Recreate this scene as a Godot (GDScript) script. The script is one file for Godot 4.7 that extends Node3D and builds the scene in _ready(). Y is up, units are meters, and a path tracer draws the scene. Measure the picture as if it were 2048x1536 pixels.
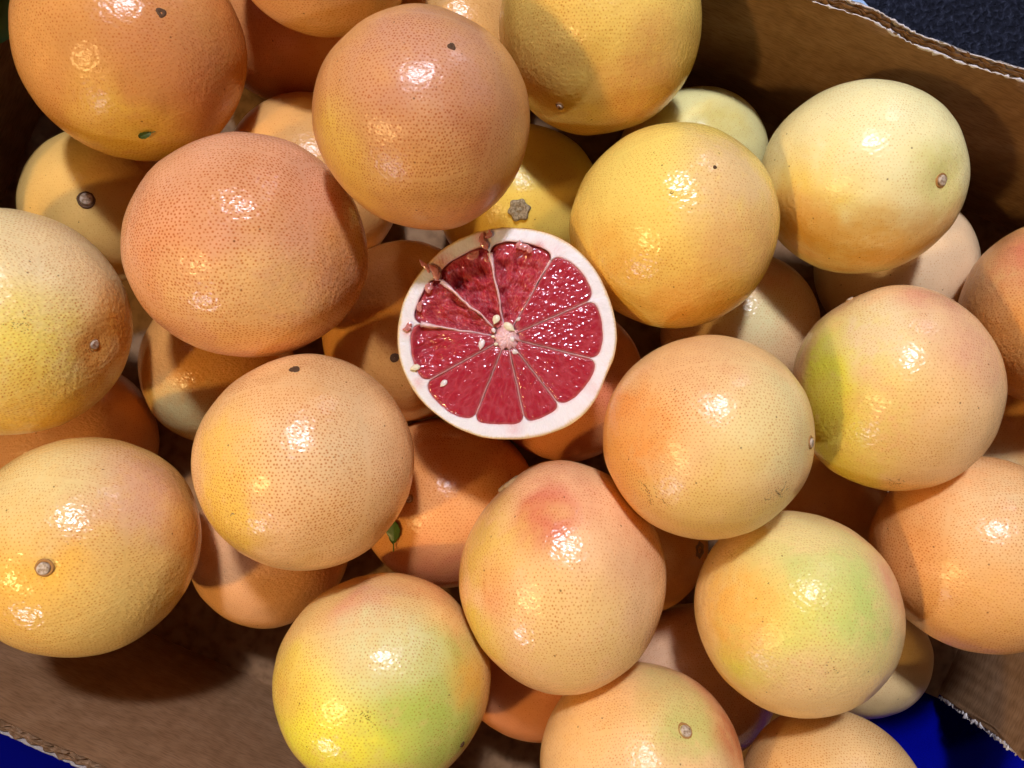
extends Node3D
# A cardboard tray of grapefruit on a market table, seen from straight above. Metres; the table top is y = 0.

const FLOOR_TOP := 0.006        # inside of the tray's bottom
const EYE := 0.466              # height of the phone's lens
const TURN := 24.0              # the tray stands turned under the camera
const WALL_T := 0.0055          # double-wall board
const FACE := 384               # pore map: pixels for one of six faces
const CUT_AT := Vector3(-0.0023, 0.149, -0.0192)

var rng := RandomNumberGenerator.new()
var taken := {}
var lumps := FastNoiseLite.new()
var fine := FastNoiseLite.new()
var stamps := {}
var peel_normal: Texture2D
var small_maps := []
var m_scar: StandardMaterial3D
var m_ring: StandardMaterial3D
var m_calyx: StandardMaterial3D
var m_stem: StandardMaterial3D
var m_stem_dry: StandardMaterial3D
var m_leaf: StandardMaterial3D

# ------------------------------------------------------------------ naming
func numbered(called: String) -> String:
	taken[called] = taken.get(called, 0) + 1
	return called if taken[called] == 1 else "%s_%03d" % [called, taken[called] - 1]

func tag(o: Node3D, label: String, category: String, group := "", kind := "") -> Node3D:
	if label: o.set_meta("label", label)
	if category: o.set_meta("category", category)
	if group: o.set_meta("group", group)
	if kind: o.set_meta("kind", kind)
	return o

func thing(called: String, at: Vector3, label: String, category: String, group := "") -> Node3D:
	var o := Node3D.new()
	o.name = numbered(called)
	add_child(o)
	o.position = at
	tag(o, label, category, group)
	return o

func part(called: String, mesh: Mesh, mat: Material, parent: Node3D) -> MeshInstance3D:
	var o := MeshInstance3D.new()
	o.name = called if parent != self else numbered(called)
	o.mesh = mesh
	o.material_override = mat
	o.cast_shadow = GeometryInstance3D.SHADOW_CASTING_SETTING_ON
	parent.add_child(o, true)
	return o

func mat(c: Color, rough := 0.6, spec := 0.5) -> StandardMaterial3D:
	var m := StandardMaterial3D.new()
	m.albedo_color = c
	m.roughness = rough
	m.metallic_specular = spec
	return m

func noise_tex(freq: float, kind: int, size := 512, normal := false, bump := 4.0, ramp: Gradient = null, fractal := 3, seed_ := 1) -> NoiseTexture2D:
	var n := FastNoiseLite.new()
	n.noise_type = kind
	n.frequency = freq
	n.fractal_octaves = fractal
	n.seed = seed_
	var t := NoiseTexture2D.new()
	t.width = size
	t.height = size
	t.seamless = true
	t.noise = n
	t.as_normal_map = normal
	t.bump_strength = bump
	if ramp: t.color_ramp = ramp
	return t

func ramp(stops: Array) -> Gradient:
	var g := Gradient.new()
	var at := PackedFloat32Array()
	var cs := PackedColorArray()
	for s in stops:
		at.append(s[0])
		cs.append(s[1])
	g.offsets = at
	g.colors = cs
	return g

# a mesh from points on a grid (rows x cols); normals averaged, rows may close on themselves
func grid_mesh(pts: PackedVector3Array, cols: int, rows: int, colors := PackedColorArray(), flip := false, uvs := PackedVector2Array(), closed := false) -> ArrayMesh:
	var idx := PackedInt32Array()
	for j in rows - 1:
		for i in cols - 1:
			var a := j * cols + i
			if flip: idx.append_array([a, a + cols, a + 1, a + 1, a + cols, a + cols + 1])
			else: idx.append_array([a, a + 1, a + cols, a + 1, a + cols + 1, a + cols])
	var nrm := PackedVector3Array()
	nrm.resize(pts.size())
	for t in range(0, idx.size(), 3):
		var n := (pts[idx[t + 2]] - pts[idx[t]]).cross(pts[idx[t + 1]] - pts[idx[t]])
		for k in 3: nrm[idx[t + k]] += n
	if closed:
		for j in rows:
			var s := nrm[j * cols] + nrm[j * cols + cols - 1]
			nrm[j * cols] = s
			nrm[j * cols + cols - 1] = s
	for i in nrm.size(): nrm[i] = nrm[i].normalized() if nrm[i].length_squared() > 0.0 else Vector3.UP
	var arr := []
	arr.resize(Mesh.ARRAY_MAX)
	arr[Mesh.ARRAY_VERTEX] = pts
	arr[Mesh.ARRAY_NORMAL] = nrm
	arr[Mesh.ARRAY_INDEX] = idx
	if colors.size(): arr[Mesh.ARRAY_COLOR] = colors
	if uvs.size(): arr[Mesh.ARRAY_TEX_UV] = uvs
	var m := ArrayMesh.new()
	m.add_surface_from_arrays(Mesh.PRIMITIVE_TRIANGLES, arr)
	return m

func box_into(st: SurfaceTool, lo: Vector3, hi: Vector3) -> void:
	var b := BoxMesh.new()
	b.size = hi - lo
	st.append_from(b, 0, Transform3D(Basis(), (lo + hi) / 2))

# ------------------------------------------------------------------ peel: six faces of a cube blown up to a fruit
func face_dir(f: int, u: float, v: float) -> Vector3:
	var a := tan((u - 0.5) * PI / 2)
	var b := tan((v - 0.5) * PI / 2)
	var d: Vector3
	match f:
		0: d = Vector3(a, 1, b)
		1: d = Vector3(a, -1, -b)
		2: d = Vector3(1, -a, b)
		3: d = Vector3(-1, a, b)
		4: d = Vector3(a, -b, 1)
		_: d = Vector3(a, b, -1)
	return d.normalized()

func dir_face(d: Vector3) -> Array:
	var n := d.abs()
	var f := 0
	var a := 0.0
	var b := 0.0
	if n.y >= n.x and n.y >= n.z:
		f = 0 if d.y > 0 else 1
		a = d.x / n.y
		b = (d.z if d.y > 0 else -d.z) / n.y
	elif n.x >= n.z:
		f = 2 if d.x > 0 else 3
		a = (-d.y if d.x > 0 else d.y) / n.x
		b = d.z / n.x
	else:
		f = 4 if d.z > 0 else 5
		a = d.x / n.z
		b = (-d.y if d.z > 0 else d.y) / n.z
	return [f, atan(a) / (PI / 2) + 0.5, atan(b) / (PI / 2) + 0.5]

func make_stamps() -> void:
	# soft round dots of peel colour: [size][strength]
	for s in 4:
		for k in 4:
			var r := 1.1 + 0.38 * s
			var w = int(ceil(r + 1.0)) * 2 + 1
			var im := Image.create(w, w, false, Image.FORMAT_RGBA8)
			for y in w:
				for x in w:
					var q = Vector2(x - w / 2, y - w / 2).length() / r
					var al := clampf(1.35 - q, 0.0, 1.0) * (0.20 + 0.17 * k)
					im.set_pixel(x, y, Color(0.78, 0.48, 0.26, al))
			stamps["%d_%d" % [s, k]] = im
	for k in 3:
		var w = 5 + 2 * k
		var im := Image.create(w, w, false, Image.FORMAT_RGBA8)
		for y in w:
			for x in w:
				var q = Vector2(x - w / 2, y - w / 2).length() / (1.0 + 0.8 * k)
				im.set_pixel(x, y, Color(0.30, 0.19, 0.11, clampf(1.5 - q, 0.0, 1.0) * 0.62))
		stamps["speck_%d" % k] = im

func pore_map(dots: float, seed_: int, specks: int, scars: Array, face := FACE) -> Image:
	var im := Image.create(face * 3, face * 2, false, Image.FORMAT_RGBA8)
	im.fill(Color.WHITE)
	var r := RandomNumberGenerator.new()
	r.seed = seed_
	var n := FastNoiseLite.new()
	n.seed = seed_
	n.frequency = 1.1
	var step := 8.6 * face / 384.0
	for f in 6:
		var fx := (f % 3) * face
		var fy := (f / 3) * face
		var row := 0
		var y: float = 3.0
		while y < face - 3:
			var x := 3.0 + (step * 0.5 if row % 2 else 0.0)
			while x < face - 3:
				var px: float = x + r.randf_range(-0.22, 0.22) * step
				var py: float = y + r.randf_range(-0.22, 0.22) * step
				var d := face_dir(f, px / face, py / face)
				var s := dots * (0.95 + 0.7 * n.get_noise_3dv(d)) + r.randf_range(-0.24, 0.16)
				if s > 0.1 and px > 4 and py > 4 and px < face - 5 and py < face - 5:
					var k := clampi(int(s * 3.2), 0, 3)
					var st: Image = stamps["%d_%d" % [clampi(int(s * 1.7 + r.randf() * 1.9), 0, 3), k]]
					im.blend_rect(st, Rect2i(0, 0, st.get_width(), st.get_height()), Vector2i(int(round(px)) + fx - st.get_width() / 2, int(round(py)) + fy - st.get_height() / 2))
				x += step
			y += step * 0.87
			row += 1
	for i in specks:
		var d := Vector3(r.randfn(), absf(r.randfn()), r.randfn()).normalized()
		speck(im, d, r.randi_range(0, 1), face)
	for s in scars:      # [direction, amount]: a scratch of brown flecks
		var d: Vector3 = s[0]
		for i in int(70 * s[1]):
			var w = Vector3(r.randfn(), r.randfn(), r.randfn()) * 0.055
			if i % 3: w = w.slide(Vector3(0.7, 0.1, -0.7).normalized())
			speck(im, (d + w).normalized(), 0, face)
		for k in 4:
			var q = (d + Vector3(r.randfn(), r.randfn(), r.randfn()) * 0.05).normalized()
			var go := Vector3(r.randfn(), r.randfn(), r.randfn()).normalized() * 0.012
			for i in int(12 * s[1]):
				q = (q + go + Vector3(r.randfn(), r.randfn(), r.randfn()) * 0.006).normalized()
				speck(im, q, 0, face)
	return im

func speck(im: Image, d: Vector3, size: int, face: int) -> void:
	var q = dir_face(d)
	var w: int = 5 + 2 * size
	var x := int(q[1] * face)
	var y = int(q[2] * face)
	if x > w and y > w and x < face - w and y < face - w:
		im.blend_rect(stamps["speck_%d" % size], Rect2i(0, 0, w, w), Vector2i(x + (q[0] % 3) * face - w / 2, y + (q[0] / 3) * face - w / 2))

func peel_material(map: Image, seed_: int) -> StandardMaterial3D:
	var m := mat(Color.WHITE, 0.21 + 0.09 * fmod(seed_ * 0.61, 1.0), 0.37)
	var t := ImageTexture.create_from_image(map)
	m.albedo_texture = t
	m.vertex_color_use_as_albedo = true
	m.heightmap_enabled = true
	m.heightmap_texture = t
	m.heightmap_scale = 0.004
	m.normal_enabled = true
	m.normal_texture = peel_normal
	m.normal_scale = 0.10 * fmod(seed_ * 0.37, 1.0) + 0.13
	return m

# one fruit's skin: half axes, bumps [[dir, amount, angle]], patches [[dir, angle, colour, share]]
func peel_mesh(n: int, half: Vector3, base: Color, patches: Array, bumps: Array, seed_: int, cut := -2.0) -> ArrayMesh:
	var off := Vector3(seed_ * 7.3, seed_ * 3.1, -seed_ * 5.7)
	var pts := PackedVector3Array()
	var cols := PackedColorArray()
	var uvs := PackedVector2Array()
	var idx := PackedInt32Array()
	var lb := base.srgb_to_linear()
	var pl := []
	for p in patches:
		pl.append([p[0], p[1], (p[2] as Color).srgb_to_linear(), p[3]])
	var flats := []
	var fr := RandomNumberGenerator.new()
	fr.seed = seed_ * 17 + 5
	for i in 3: flats.append([Vector3(fr.randfn(), fr.randfn() * 0.7, fr.randfn()).normalized(), fr.randf_range(-0.026, -0.008), fr.randf_range(0.45, 0.75)])
	var keys := {}
	var weld := PackedInt32Array()
	for f in 6:
		var first := pts.size()
		for j in n + 1:
			for i in n + 1:
				var u := float(i) / n
				var v := float(j) / n
				var d := face_dir(f, u, v)
				var k := 1.0 + 0.021 * lumps.get_noise_3dv(d + off) + 0.0035 * fine.get_noise_3dv(d + off)
				for b in bumps + flats:
					var e: float = (1.0 - d.dot(b[0])) / (b[2] * b[2] * 0.5)
					if e < 6.0: k += b[1] * exp(-e)
				pts.append(d * half * k)
				var c := lb * (1.0 + 0.10 * lumps.get_noise_3dv(d * 2.3 - off))
				for p in pl:
					var wob := 1.0 + 0.5 * lumps.get_noise_3dv(d * 1.7 + off)
					var e: float = (1.0 - d.dot(p[0])) / (p[1] * p[1] * 0.5 * wob * wob)
					if e < 5.0: c = c.lerp(p[2], clampf(p[3] * (1.2 + 0.5 * fine.get_noise_3dv(d * 1.3 + off) + 0.35 * fine.get_noise_3dv(d * 3.0 - off) + 0.3 * fine.get_noise_3dv(d * 7.0 + off)) * exp(-e * e * 0.6 - e * 0.35), 0.0, 1.0))
				c.a = 1.0
				cols.append(c)
				var ix := 0.5 / FACE
				uvs.append(Vector2((f % 3 + clampf(u, ix, 1 - ix)) / 3.0, (f / 3 + clampf(v, ix, 1 - ix)) / 2.0))
				var key := Vector3i((d * 20000.0).round())
				if not keys.has(key): keys[key] = keys.size()
				weld.append(keys[key])
		for j in n:
			for i in n:
				var a := first + j * (n + 1) + i
				idx.append_array([a, a + 1, a + n + 1, a + 1, a + n + 2, a + n + 1])
	var nrm := PackedVector3Array()
	nrm.resize(keys.size())
	for t in range(0, idx.size(), 3):
		var q = (pts[idx[t + 2]] - pts[idx[t]]).cross(pts[idx[t + 1]] - pts[idx[t]])
		if q.dot(pts[idx[t]]) < 0.0:
			q = -q
			var s := idx[t + 1]
			idx[t + 1] = idx[t + 2]
			idx[t + 2] = s
		for k in 3: nrm[weld[idx[t + k]]] += q
	var out := PackedVector3Array()
	out.resize(pts.size())
	for i in pts.size(): out[i] = nrm[weld[i]].normalized()
	if cut > -2.0:        # keep only what lies under the knife
		var kept := PackedInt32Array()
		for t in range(0, idx.size(), 3):
			if pts[idx[t]].y < cut or pts[idx[t + 1]].y < cut or pts[idx[t + 2]].y < cut:
				kept.append_array([idx[t], idx[t + 1], idx[t + 2]])
		for i in pts.size(): pts[i].y = minf(pts[i].y, cut)
		idx = kept
	var arr := []
	arr.resize(Mesh.ARRAY_MAX)
	arr[Mesh.ARRAY_VERTEX] = pts
	arr[Mesh.ARRAY_NORMAL] = out
	arr[Mesh.ARRAY_COLOR] = cols
	arr[Mesh.ARRAY_TEX_UV] = uvs
	arr[Mesh.ARRAY_INDEX] = idx
	var m := ArrayMesh.new()
	m.add_surface_from_arrays(Mesh.PRIMITIVE_TRIANGLES, arr)
	return m

# lathe with a wobbling outline; profile is [radius, height]
func lathe(profile: Array, around: int, wobble: float, lobes: int, seed_: int) -> ArrayMesh:
	var pts := PackedVector3Array()
	for p in profile:
		for i in around + 1:
			var a := TAU * (i % around) / around
			var w = 1.0 + wobble * cos(lobes * a + seed_) + wobble * 0.9 * lumps.get_noise_3d(cos(a) * 1.4 + seed_ * 3.0, sin(a) * 1.4, p[1] * 700.0)
			pts.append(Vector3(cos(a) * p[0] * w, p[1] + wobble * 0.002 * fine.get_noise_2d(cos(a) * 2.0 + seed_, p[0] * 900.0), sin(a) * p[0] * w))
	return grid_mesh(pts, around + 1, profile.size(), PackedColorArray(), false, PackedVector2Array(), true)

func stem_on(fruit: Node3D, middle: Vector3, half: Vector3, kind: String, d: Vector3, size: float, dip: float, seed_: int) -> void:
	var p := d * half * (1.0 + dip)
	var up := (d / half).normalized()
	var side := up.cross(Vector3(0.31, 0.2, 0.9)).normalized()
	var at = Transform3D(Basis(side, up, side.cross(up)), middle + p)
	var o: MeshInstance3D
	if kind == "b":
		var r := 0.0028 * size
		o = part("stem_button", lathe([[r * 1.1, -0.0014], [r * 1.0, -0.0002], [r * 0.9, 0.0004], [r * 0.72, 0.00065], [r * 0.5, 0.0005], [r * 0.3, 0.0006], [0.0, 0.0004]], 28, 0.05, 1, seed_), m_stem, fruit)
		o.transform = at
		var ring := part("stem_ring", lathe([[r * 1.4, -0.0004], [r * 1.28, 0.00006], [r * 1.12, 0.0001], [r * 0.95, -0.0003]], 32, 0.09, 1, seed_ + 3), m_scar if size > 0.92 else m_ring, fruit)
		ring.transform = at
	elif kind == "c" or kind == "k":
		var r := 0.0052 * size
		o = part("calyx", lathe([[r * 1.02, -0.0008], [r * 1.0, 0.0001], [r * 0.88, 0.0007], [r * 0.62, 0.0008], [r * 0.4, 0.0004], [r * 0.3, -0.0002], [r * 0.22, 0.0004], [0.0, 0.0006]], 48, 0.10, 6, seed_), m_calyx if kind == "c" else m_stem_dry, fruit)
		o.transform = at
	else:
		var r := 0.0019 * size
		o = part("blossom_scar", lathe([[r * 1.4, -0.0003], [r * 1.1, 0.00015], [r * 0.6, 0.0001], [0.0, -0.0002]], 24, 0.10, 2 + seed_ % 2, seed_), m_scar if kind == "n" else m_stem_dry, fruit)
		o.transform = at

func grapefruit(i: int, at: Vector3, half: Vector3, label: String, base: Color, dots: float, patches := [], stems := [], bumps := [], scars := []) -> void:
	var is_top := at.y > 0.09
	var map: Image
	var m: StandardMaterial3D
	if is_top:
		m = peel_material(pore_map(dots, i + 10, 26, scars), i)
	else:
		if small_maps.is_empty():
			for k in 4: small_maps.append(peel_material(pore_map(0.25 + 0.15 * k, 100 + k, 14, [], FACE), k + 3))
		m = small_maps[clampi(int((dots - 0.2) / 0.14), 0, 3)]
	var o := thing("grapefruit", at - Vector3(0, half.y, 0), label, "grapefruit", "whole grapefruit heaped in the cardboard tray")
	var p := part("peel", peel_mesh(58 if is_top else 28, half, base, patches, bumps, i), m, o)
	p.position = Vector3(0, half.y, 0)
	for s in stems:
		var dip := 0.0
		for b in bumps:
			var e: float = (1.0 - (s[1] as Vector3).dot(b[0])) / (b[2] * b[2] * 0.5)
			dip += b[1] * exp(-e)
		stem_on(o, Vector3(0, half.y, 0), half, s[0], s[1], s[2], dip, i)

# ------------------------------------------------------------------ the cut half
const MEMBRANES := [23.6, 60.0, 101.0, 139.0, 171.0, 209.0, 248.5, 282.5, 308.0, 346.0]

func rind_radius(a: float) -> float:      # metres, from the core; a in radians, anticlockwise seen from above
	var r := 0.0451
	for b in [[55, 0.0016, 24], [0, 0.0004, 25], [315, 0.0002, 20], [270, -0.003, 30], [232, -0.0018, 18], [338, -0.0012, 12], [205, -0.0005, 15], [140, -0.0006, 18]]:
		var e = wrapf(rad_to_deg(a) - b[0], -180, 180) / float(b[2])
		r += b[1] * exp(-e * e)
	return r + 0.00022 * lumps.get_noise_2d(cos(a) * 2.5, sin(a) * 2.5)

func flesh_radius(a: float) -> float:     # outer edge of the segments, with their rounded corners
	var deg := wrapf(rad_to_deg(a), 23.6, 383.6)
	var k := 9
	for i in 9:
		if deg < MEMBRANES[i + 1]:
			k = i
			break
	var lo: float = MEMBRANES[k]
	var hi: float = MEMBRANES[k + 1] if k < 9 else 383.6
	var t := absf((deg - lo) / (hi - lo) * 2.0 - 1.0)
	var r := 0.0396
	for b in [[300, -0.0032, 30], [262, -0.0028, 22], [45, 0.0012, 22], [95, -0.0002, 16], [225, -0.0005, 18], [155, -0.0004, 14], [120, -0.0012, 14]]:
		var e = wrapf(deg - b[0], -180, 180) / float(b[2])
		r += b[1] * exp(-e * e)
	return r * (1.0 - 0.045 * pow(t, 4.0) - 0.06 * pow(t, 14.0)) + 0.0003 * lumps.get_noise_2d(cos(a) * 4.0 + 9.0, sin(a) * 4.0)

func polar(a: float, r: float, y: float) -> Vector3:
	return Vector3(cos(a) * r, y, -sin(a) * r)

func gouge(deg: float) -> float:          # how deep the spoon went, in metres
	var g := 0.0
	for b in [[80, 0.0062, 20], [120, 0.0078, 19], [155, 0.0060, 17], [188, 0.0026, 14]]:
		var e = absf(wrapf(deg - b[0], -180, 180)) / float(b[2])
		g = maxf(g, b[1] * clampf(1.6 - e, 0.0, 1.0))
	return g

func cut_half() -> void:
	var o := thing("cut_grapefruit", CUT_AT - Vector3(0, 0.043, 0), "halved pink grapefruit with its red flesh facing up and three segments scooped out", "grapefruit")
	var up := Vector3(0, 0.043, 0)
	# peel below the cut, its rim following rind_radius
	var pts := PackedVector3Array()
	var cols := PackedColorArray()
	var uvs := PackedVector2Array()
	var around := 160
	for j in 26:
		var el := deg_to_rad(lerpf(0.0, 90.0, j / 25.0))
		for i in around + 1:
			var a := TAU * (i % around) / around
			var r := rind_radius(a)
			var rr := lerpf(r, 0.044, sin(el)) * (1.0 + 0.006 * fine.get_noise_3d(cos(a) * 3.0, sin(a) * 3.0, el * 2.0))
			pts.append(polar(a, maxf(rr * cos(el), 0.0), -0.043 * sin(el) - 0.0003 * (1.0 if j == 0 else 0.0)))
			cols.append(Color8(227, 178, 108).srgb_to_linear())
			uvs.append(Vector2(float(i) / around * 2.0, j / 25.0 * 0.9))
	part("peel", grid_mesh(pts, around + 1, 26, cols, false, uvs, true), small_maps[3], o).position = up
	# pith: a ring with walls down into the scooped segments
	pts = PackedVector3Array()
	cols = PackedColorArray()
	var na := 900
	var spots := [[70, 0.040, 0.002, 0.5], [131, 0.0405, 0.005, 0.55], [176, 0.0405, 0.0025, 0.5], [207, 0.0405, 0.0022, 0.35], [275, 0.0375, 0.0035, 0.3], [330, 0.0415, 0.004, 0.18], [104, 0.0425, 0.003, 0.6], [60, 0.041, 0.003, 0.2]]
	var nr := 16
	for j in nr + 1:
		for i in na + 1:
			var a := TAU * (i % na) / na
			var ri = flesh_radius(a)
			var ro := rind_radius(a) - 0.00005
			var t := maxf(0.0, (j - 4.0) / (nr - 4.0))
			var r := lerpf(ri, ro, t)
			var y = 0.00010 * fine.get_noise_2d(cos(a) * r * 260.0, sin(a) * r * 260.0) + 0.0002 * lumps.get_noise_2d(cos(a) * r * 160.0, sin(a) * r * 160.0)
			if j < 4:
				y = [-0.016, -0.009, -0.003, -0.0007][j]
				r = ri + [0.0, 0.0005, 0.0004, 0.0][j] + 0.0004 * lumps.get_noise_2d(a * 9.0, j)
			if j == 4: y -= 0.0002
			if j == nr: y = -0.0007
			if j == nr - 1: y = -0.0001
			pts.append(polar(a, r, y))
			var c := Color(0.81, 0.745, 0.72)
			c = c.lerp(Color(0.72, 0.40, 0.38), clampf(0.75 - t * 5.0, 0.0, 0.7))
			if t > 0.75: c = c.lerp(Color(0.72, 0.50, 0.19), clampf((t - 0.80) * 6.0 + 0.3 * fine.get_noise_2d(a * 40.0, 2.0), 0.0, 0.9))
			if j < 4: c = Color(0.62, 0.22, 0.22)
			for s in spots:
				var e = polar(a, r, 0).distance_to(polar(deg_to_rad(s[0]), s[1], 0)) / s[2]
				c = c.lerp(Color(0.66, 0.20, 0.19), 1.5 * s[3] * exp(-e * e) * (0.8 + 0.6 * fine.get_noise_2d(cos(a) * r * 900.0, sin(a) * r * 900.0)))
			c = c * (1.0 + 0.07 * fine.get_noise_2d(cos(a) * r * 700.0, sin(a) * r * 700.0))
			c.a = 1.0
			cols.append(c)
	var m_pith := mat(Color.WHITE, 0.5, 0.4)
	m_pith.vertex_color_use_as_albedo = true
	m_pith.subsurf_scatter_enabled = true
	m_pith.subsurf_scatter_strength = 0.12
	part("pith", grid_mesh(pts, na + 1, nr + 1, cols, true, PackedVector2Array(), true), m_pith, o).position = up
	# segments of flesh
	var m_flesh := mat(Color.WHITE, 0.09, 0.6)
	m_flesh.vertex_color_use_as_albedo = true
	m_flesh.subsurf_scatter_enabled = true
	m_flesh.subsurf_scatter_strength = 0.3
	m_flesh.normal_enabled = true
	m_flesh.normal_texture = noise_tex(0.035, FastNoiseLite.TYPE_SIMPLEX_SMOOTH, 256, true, 5.0, null, 2, 5)
	m_flesh.normal_scale = 0.12
	var sacs := FastNoiseLite.new()
	sacs.noise_type = FastNoiseLite.TYPE_CELLULAR
	sacs.cellular_return_type = FastNoiseLite.RETURN_DISTANCE2_SUB
	sacs.cellular_jitter = 0.95
	sacs.frequency = 1.0
	sacs.fractal_type = FastNoiseLite.FRACTAL_NONE
	var beads: FastNoiseLite = sacs.duplicate()
	beads.cellular_return_type = FastNoiseLite.RETURN_DISTANCE
	beads.seed = 12
	for k in 10:
		var lo: float = MEMBRANES[k]
		var hi: float = MEMBRANES[k + 1] if k < 9 else 383.6
		var open := k == 1 or k == 2 or k == 3
		var nu := 96 if hi - lo > 33 else 76
		var nv := 140
		pts = PackedVector3Array()
		cols = PackedColorArray()
		uvs = PackedVector2Array()
		var thick := 0.00028
		for j in nv + 1:
			for i in nu + 1:
				var v := j / float(nv)
				var u := i / float(nu)
				var mid := deg_to_rad((lo + hi) / 2)
				var half := deg_to_rad((hi - lo) / 2)
				var ri = 0.0052
				var a0 := mid + (u * 2.0 - 1.0) * half
				var ro := flesh_radius(mid + (u * 2.0 - 1.0) * half * 0.985)
				var r := lerpf(ri, ro, v)
				var a := mid + (u * 2.0 - 1.0) * maxf(half - thick / r, half * 0.4)
				var along := r * cos(a - mid) * 1000.0
				var across := r * sin(a - mid) * 1000.0
				# juice sacs point from the rind to the core and fan out
				var sx := across * (0.75 - 0.006 * along) + 0.9 * lumps.get_noise_2d(along * 0.11 + k * 9.0, across * 0.11)
				var sy := along * 0.155 + 0.35 * sin(across * 0.5 + k)
				var cell := sacs.get_noise_2d(sx * 0.62 + k * 31.0, sy)       # -1 at the walls between sacs
				var sac := clampf((cell + 1.0) * 2.2, 0.0, 1.0)
				var edge := minf(minf(u, 1.0 - u) * (hi - lo) / 57.3 * r * 1000.0 / 1.3, minf((1.0 - v) * (ro - ri) * 1000.0 / 1.6, v * 9.0))
				var body := 1.0 - pow(clampf(1.0 - edge, 0.0, 1.0), 2.0)
				var bead := (beads.get_noise_2d(across * 0.72 + k * 13.0 + 0.5 * lumps.get_noise_2d(across * 0.3, along * 0.3), along * 0.52) + 1.0) * 1.25
				var pebbles := clampf(1.0 - bead * bead, 0.0, 1.0) + 0.12 * fine.get_noise_2d(across * 1.3 + k * 13.0, along)
				var y: float = -0.0004 + 0.0007 * body + 0.00012 * sac * body + 0.0002 * pebbles
				var deep := 0.0
				var dg := gouge(rad_to_deg(a0))
				if dg > 0.0:
					var bowl := smoothstep(0.0, 0.12 if open else 0.5, v) * smoothstep(0.0, 0.30 if open else 0.12, 1.0 - v)
					if not open: bowl *= smoothstep(0.35, 0.85, v) * smoothstep(0.0, 0.45, 1.0 - u)
					var chunk := lumps.get_noise_2d(across * 0.16 + k * 5.0, along * 0.13) * 1.6
					deep = dg * bowl * (0.86 + 0.34 * chunk)
					if open: deep = maxf(deep, 0.0022 * smoothstep(0.0, 0.06, v))
					y -= deep
					y += (0.0004 * sac + 0.0006 * sacs.get_noise_2d(sx * 0.3 + 70.0, sy * 1.3 + 20.0)) * bowl
				pts.append(polar(a, r, y))
				uvs.append(Vector2(across, along) * 0.16)
				var c := Color(0.37, 0.028, 0.042)
				c = c.lerp(Color(0.52, 0.10, 0.115), (1.0 - sac) * 0.5)
				c = c.lerp(Color(0.38, 0.02, 0.032), clampf(0.5 + lumps.get_noise_2d(across * 0.25 + k * 3.0, along * 0.25), 0.0, 1.0) * 0.6)
				c = c.lerp(Color(0.60, 0.20, 0.19), clampf(1.0 - edge * 1.4, 0.0, 1.0) * 0.5)
				if open: c = c.lerp(Color(0.60, 0.13, 0.12), clampf(fine.get_noise_2d(across * 0.4, along * 0.2 + k) * 1.6, 0.0, 0.6))
				c.a = 1.0
				cols.append(c)
		part("segment", grid_mesh(pts, nu + 1, nv + 1, cols, true, uvs), m_flesh, o).position = up
	# membranes between the segments, standing up where the flesh is gone
	var m_veil := mat(Color(0.70, 0.40, 0.38).linear_to_srgb(), 0.35, 0.5)
	var m_skin := mat(Color(0.76, 0.46, 0.44).linear_to_srgb(), 0.35, 0.5)
	m_skin.subsurf_scatter_enabled = true
	m_skin.subsurf_scatter_strength = 0.2
	for k in 10:
		var a: float = deg_to_rad(MEMBRANES[k])
		var free := k == 1 or k == 2 or k == 3 or k == 4
		var wide: float = 0.00052 if k == 2 or k == 3 or k == 4 else 0.00027
		pts = PackedVector3Array()
		var n := 40
		var prof := [[-1.0, -0.015], [-1.0, -0.004], [-0.9, -0.0006], [-0.4, 0.0], [0.4, 0.0], [0.9, -0.0006], [1.0, -0.004], [1.0, -0.015]]
		for p in prof:
			for i in n + 1:
				var t := i / float(n)
				var r := lerpf(0.0035, flesh_radius(a) + 0.0004, t)
				var w = wide * (0.75 + 0.5 * absf(t - 0.3) + 0.35 * fine.get_noise_1d(t * 30.0 + k * 7.0))
				if free: w *= 1.0 + 1.2 * smoothstep(0.75, 1.0, t)
				var bend := 0.0007 * lumps.get_noise_2d(t * 3.0 + k * 4.0, 0.0) * sin(t * PI) * (1.0 if free else 0.4)
				var top := 0.0003 + 0.0004 * fine.get_noise_1d(t * 14.0 + k * 11.0) - (0.0025 * smoothstep(0.45, 0.1, t) if free and k != 1 else 0.0)
				var c: Vector3 = polar(a, r, 0.0) + Vector3(sin(a), 0, cos(a)) * (bend + p[0] * w)
				c.y = p[1] + (top if p[1] > -0.01 else 0.0)
				pts.append(c)
		part("membrane", grid_mesh(pts, n + 1, prof.size(), PackedColorArray(), true), m_skin if free else m_veil, o).position = up
	# core
	pts = PackedVector3Array()
	cols = PackedColorArray()
	for j in 13:
		for i in 65:
			var a := TAU * (i % 64) / 64
			var t := j / 12.0
			var r := 0.0056 * t * (1.0 + 0.22 * lumps.get_noise_2d(cos(a) * 2.0, sin(a) * 2.0) + 0.10 * cos(a * 10.0 + 0.6) * t)
			pts.append(polar(a, r, 0.0010 * (1.0 - t * t) - 0.0016 * pow(t, 6.0) + 0.0005 * lumps.get_noise_2d(cos(a) * r * 700.0, sin(a) * r * 700.0)))
			var c := Color(0.78, 0.50, 0.47).lerp(Color(0.60, 0.20, 0.20), clampf(t * t * 0.8 + 0.5 * fine.get_noise_2d(cos(a) * r * 600.0, sin(a) * r * 600.0), 0.0, 0.9))
			cols.append(Color(c.r, c.g, c.b, 1.0))
	part("core", grid_mesh(pts, 65, 13, cols, true, PackedVector2Array(), true), m_pith, o).position = up
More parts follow.
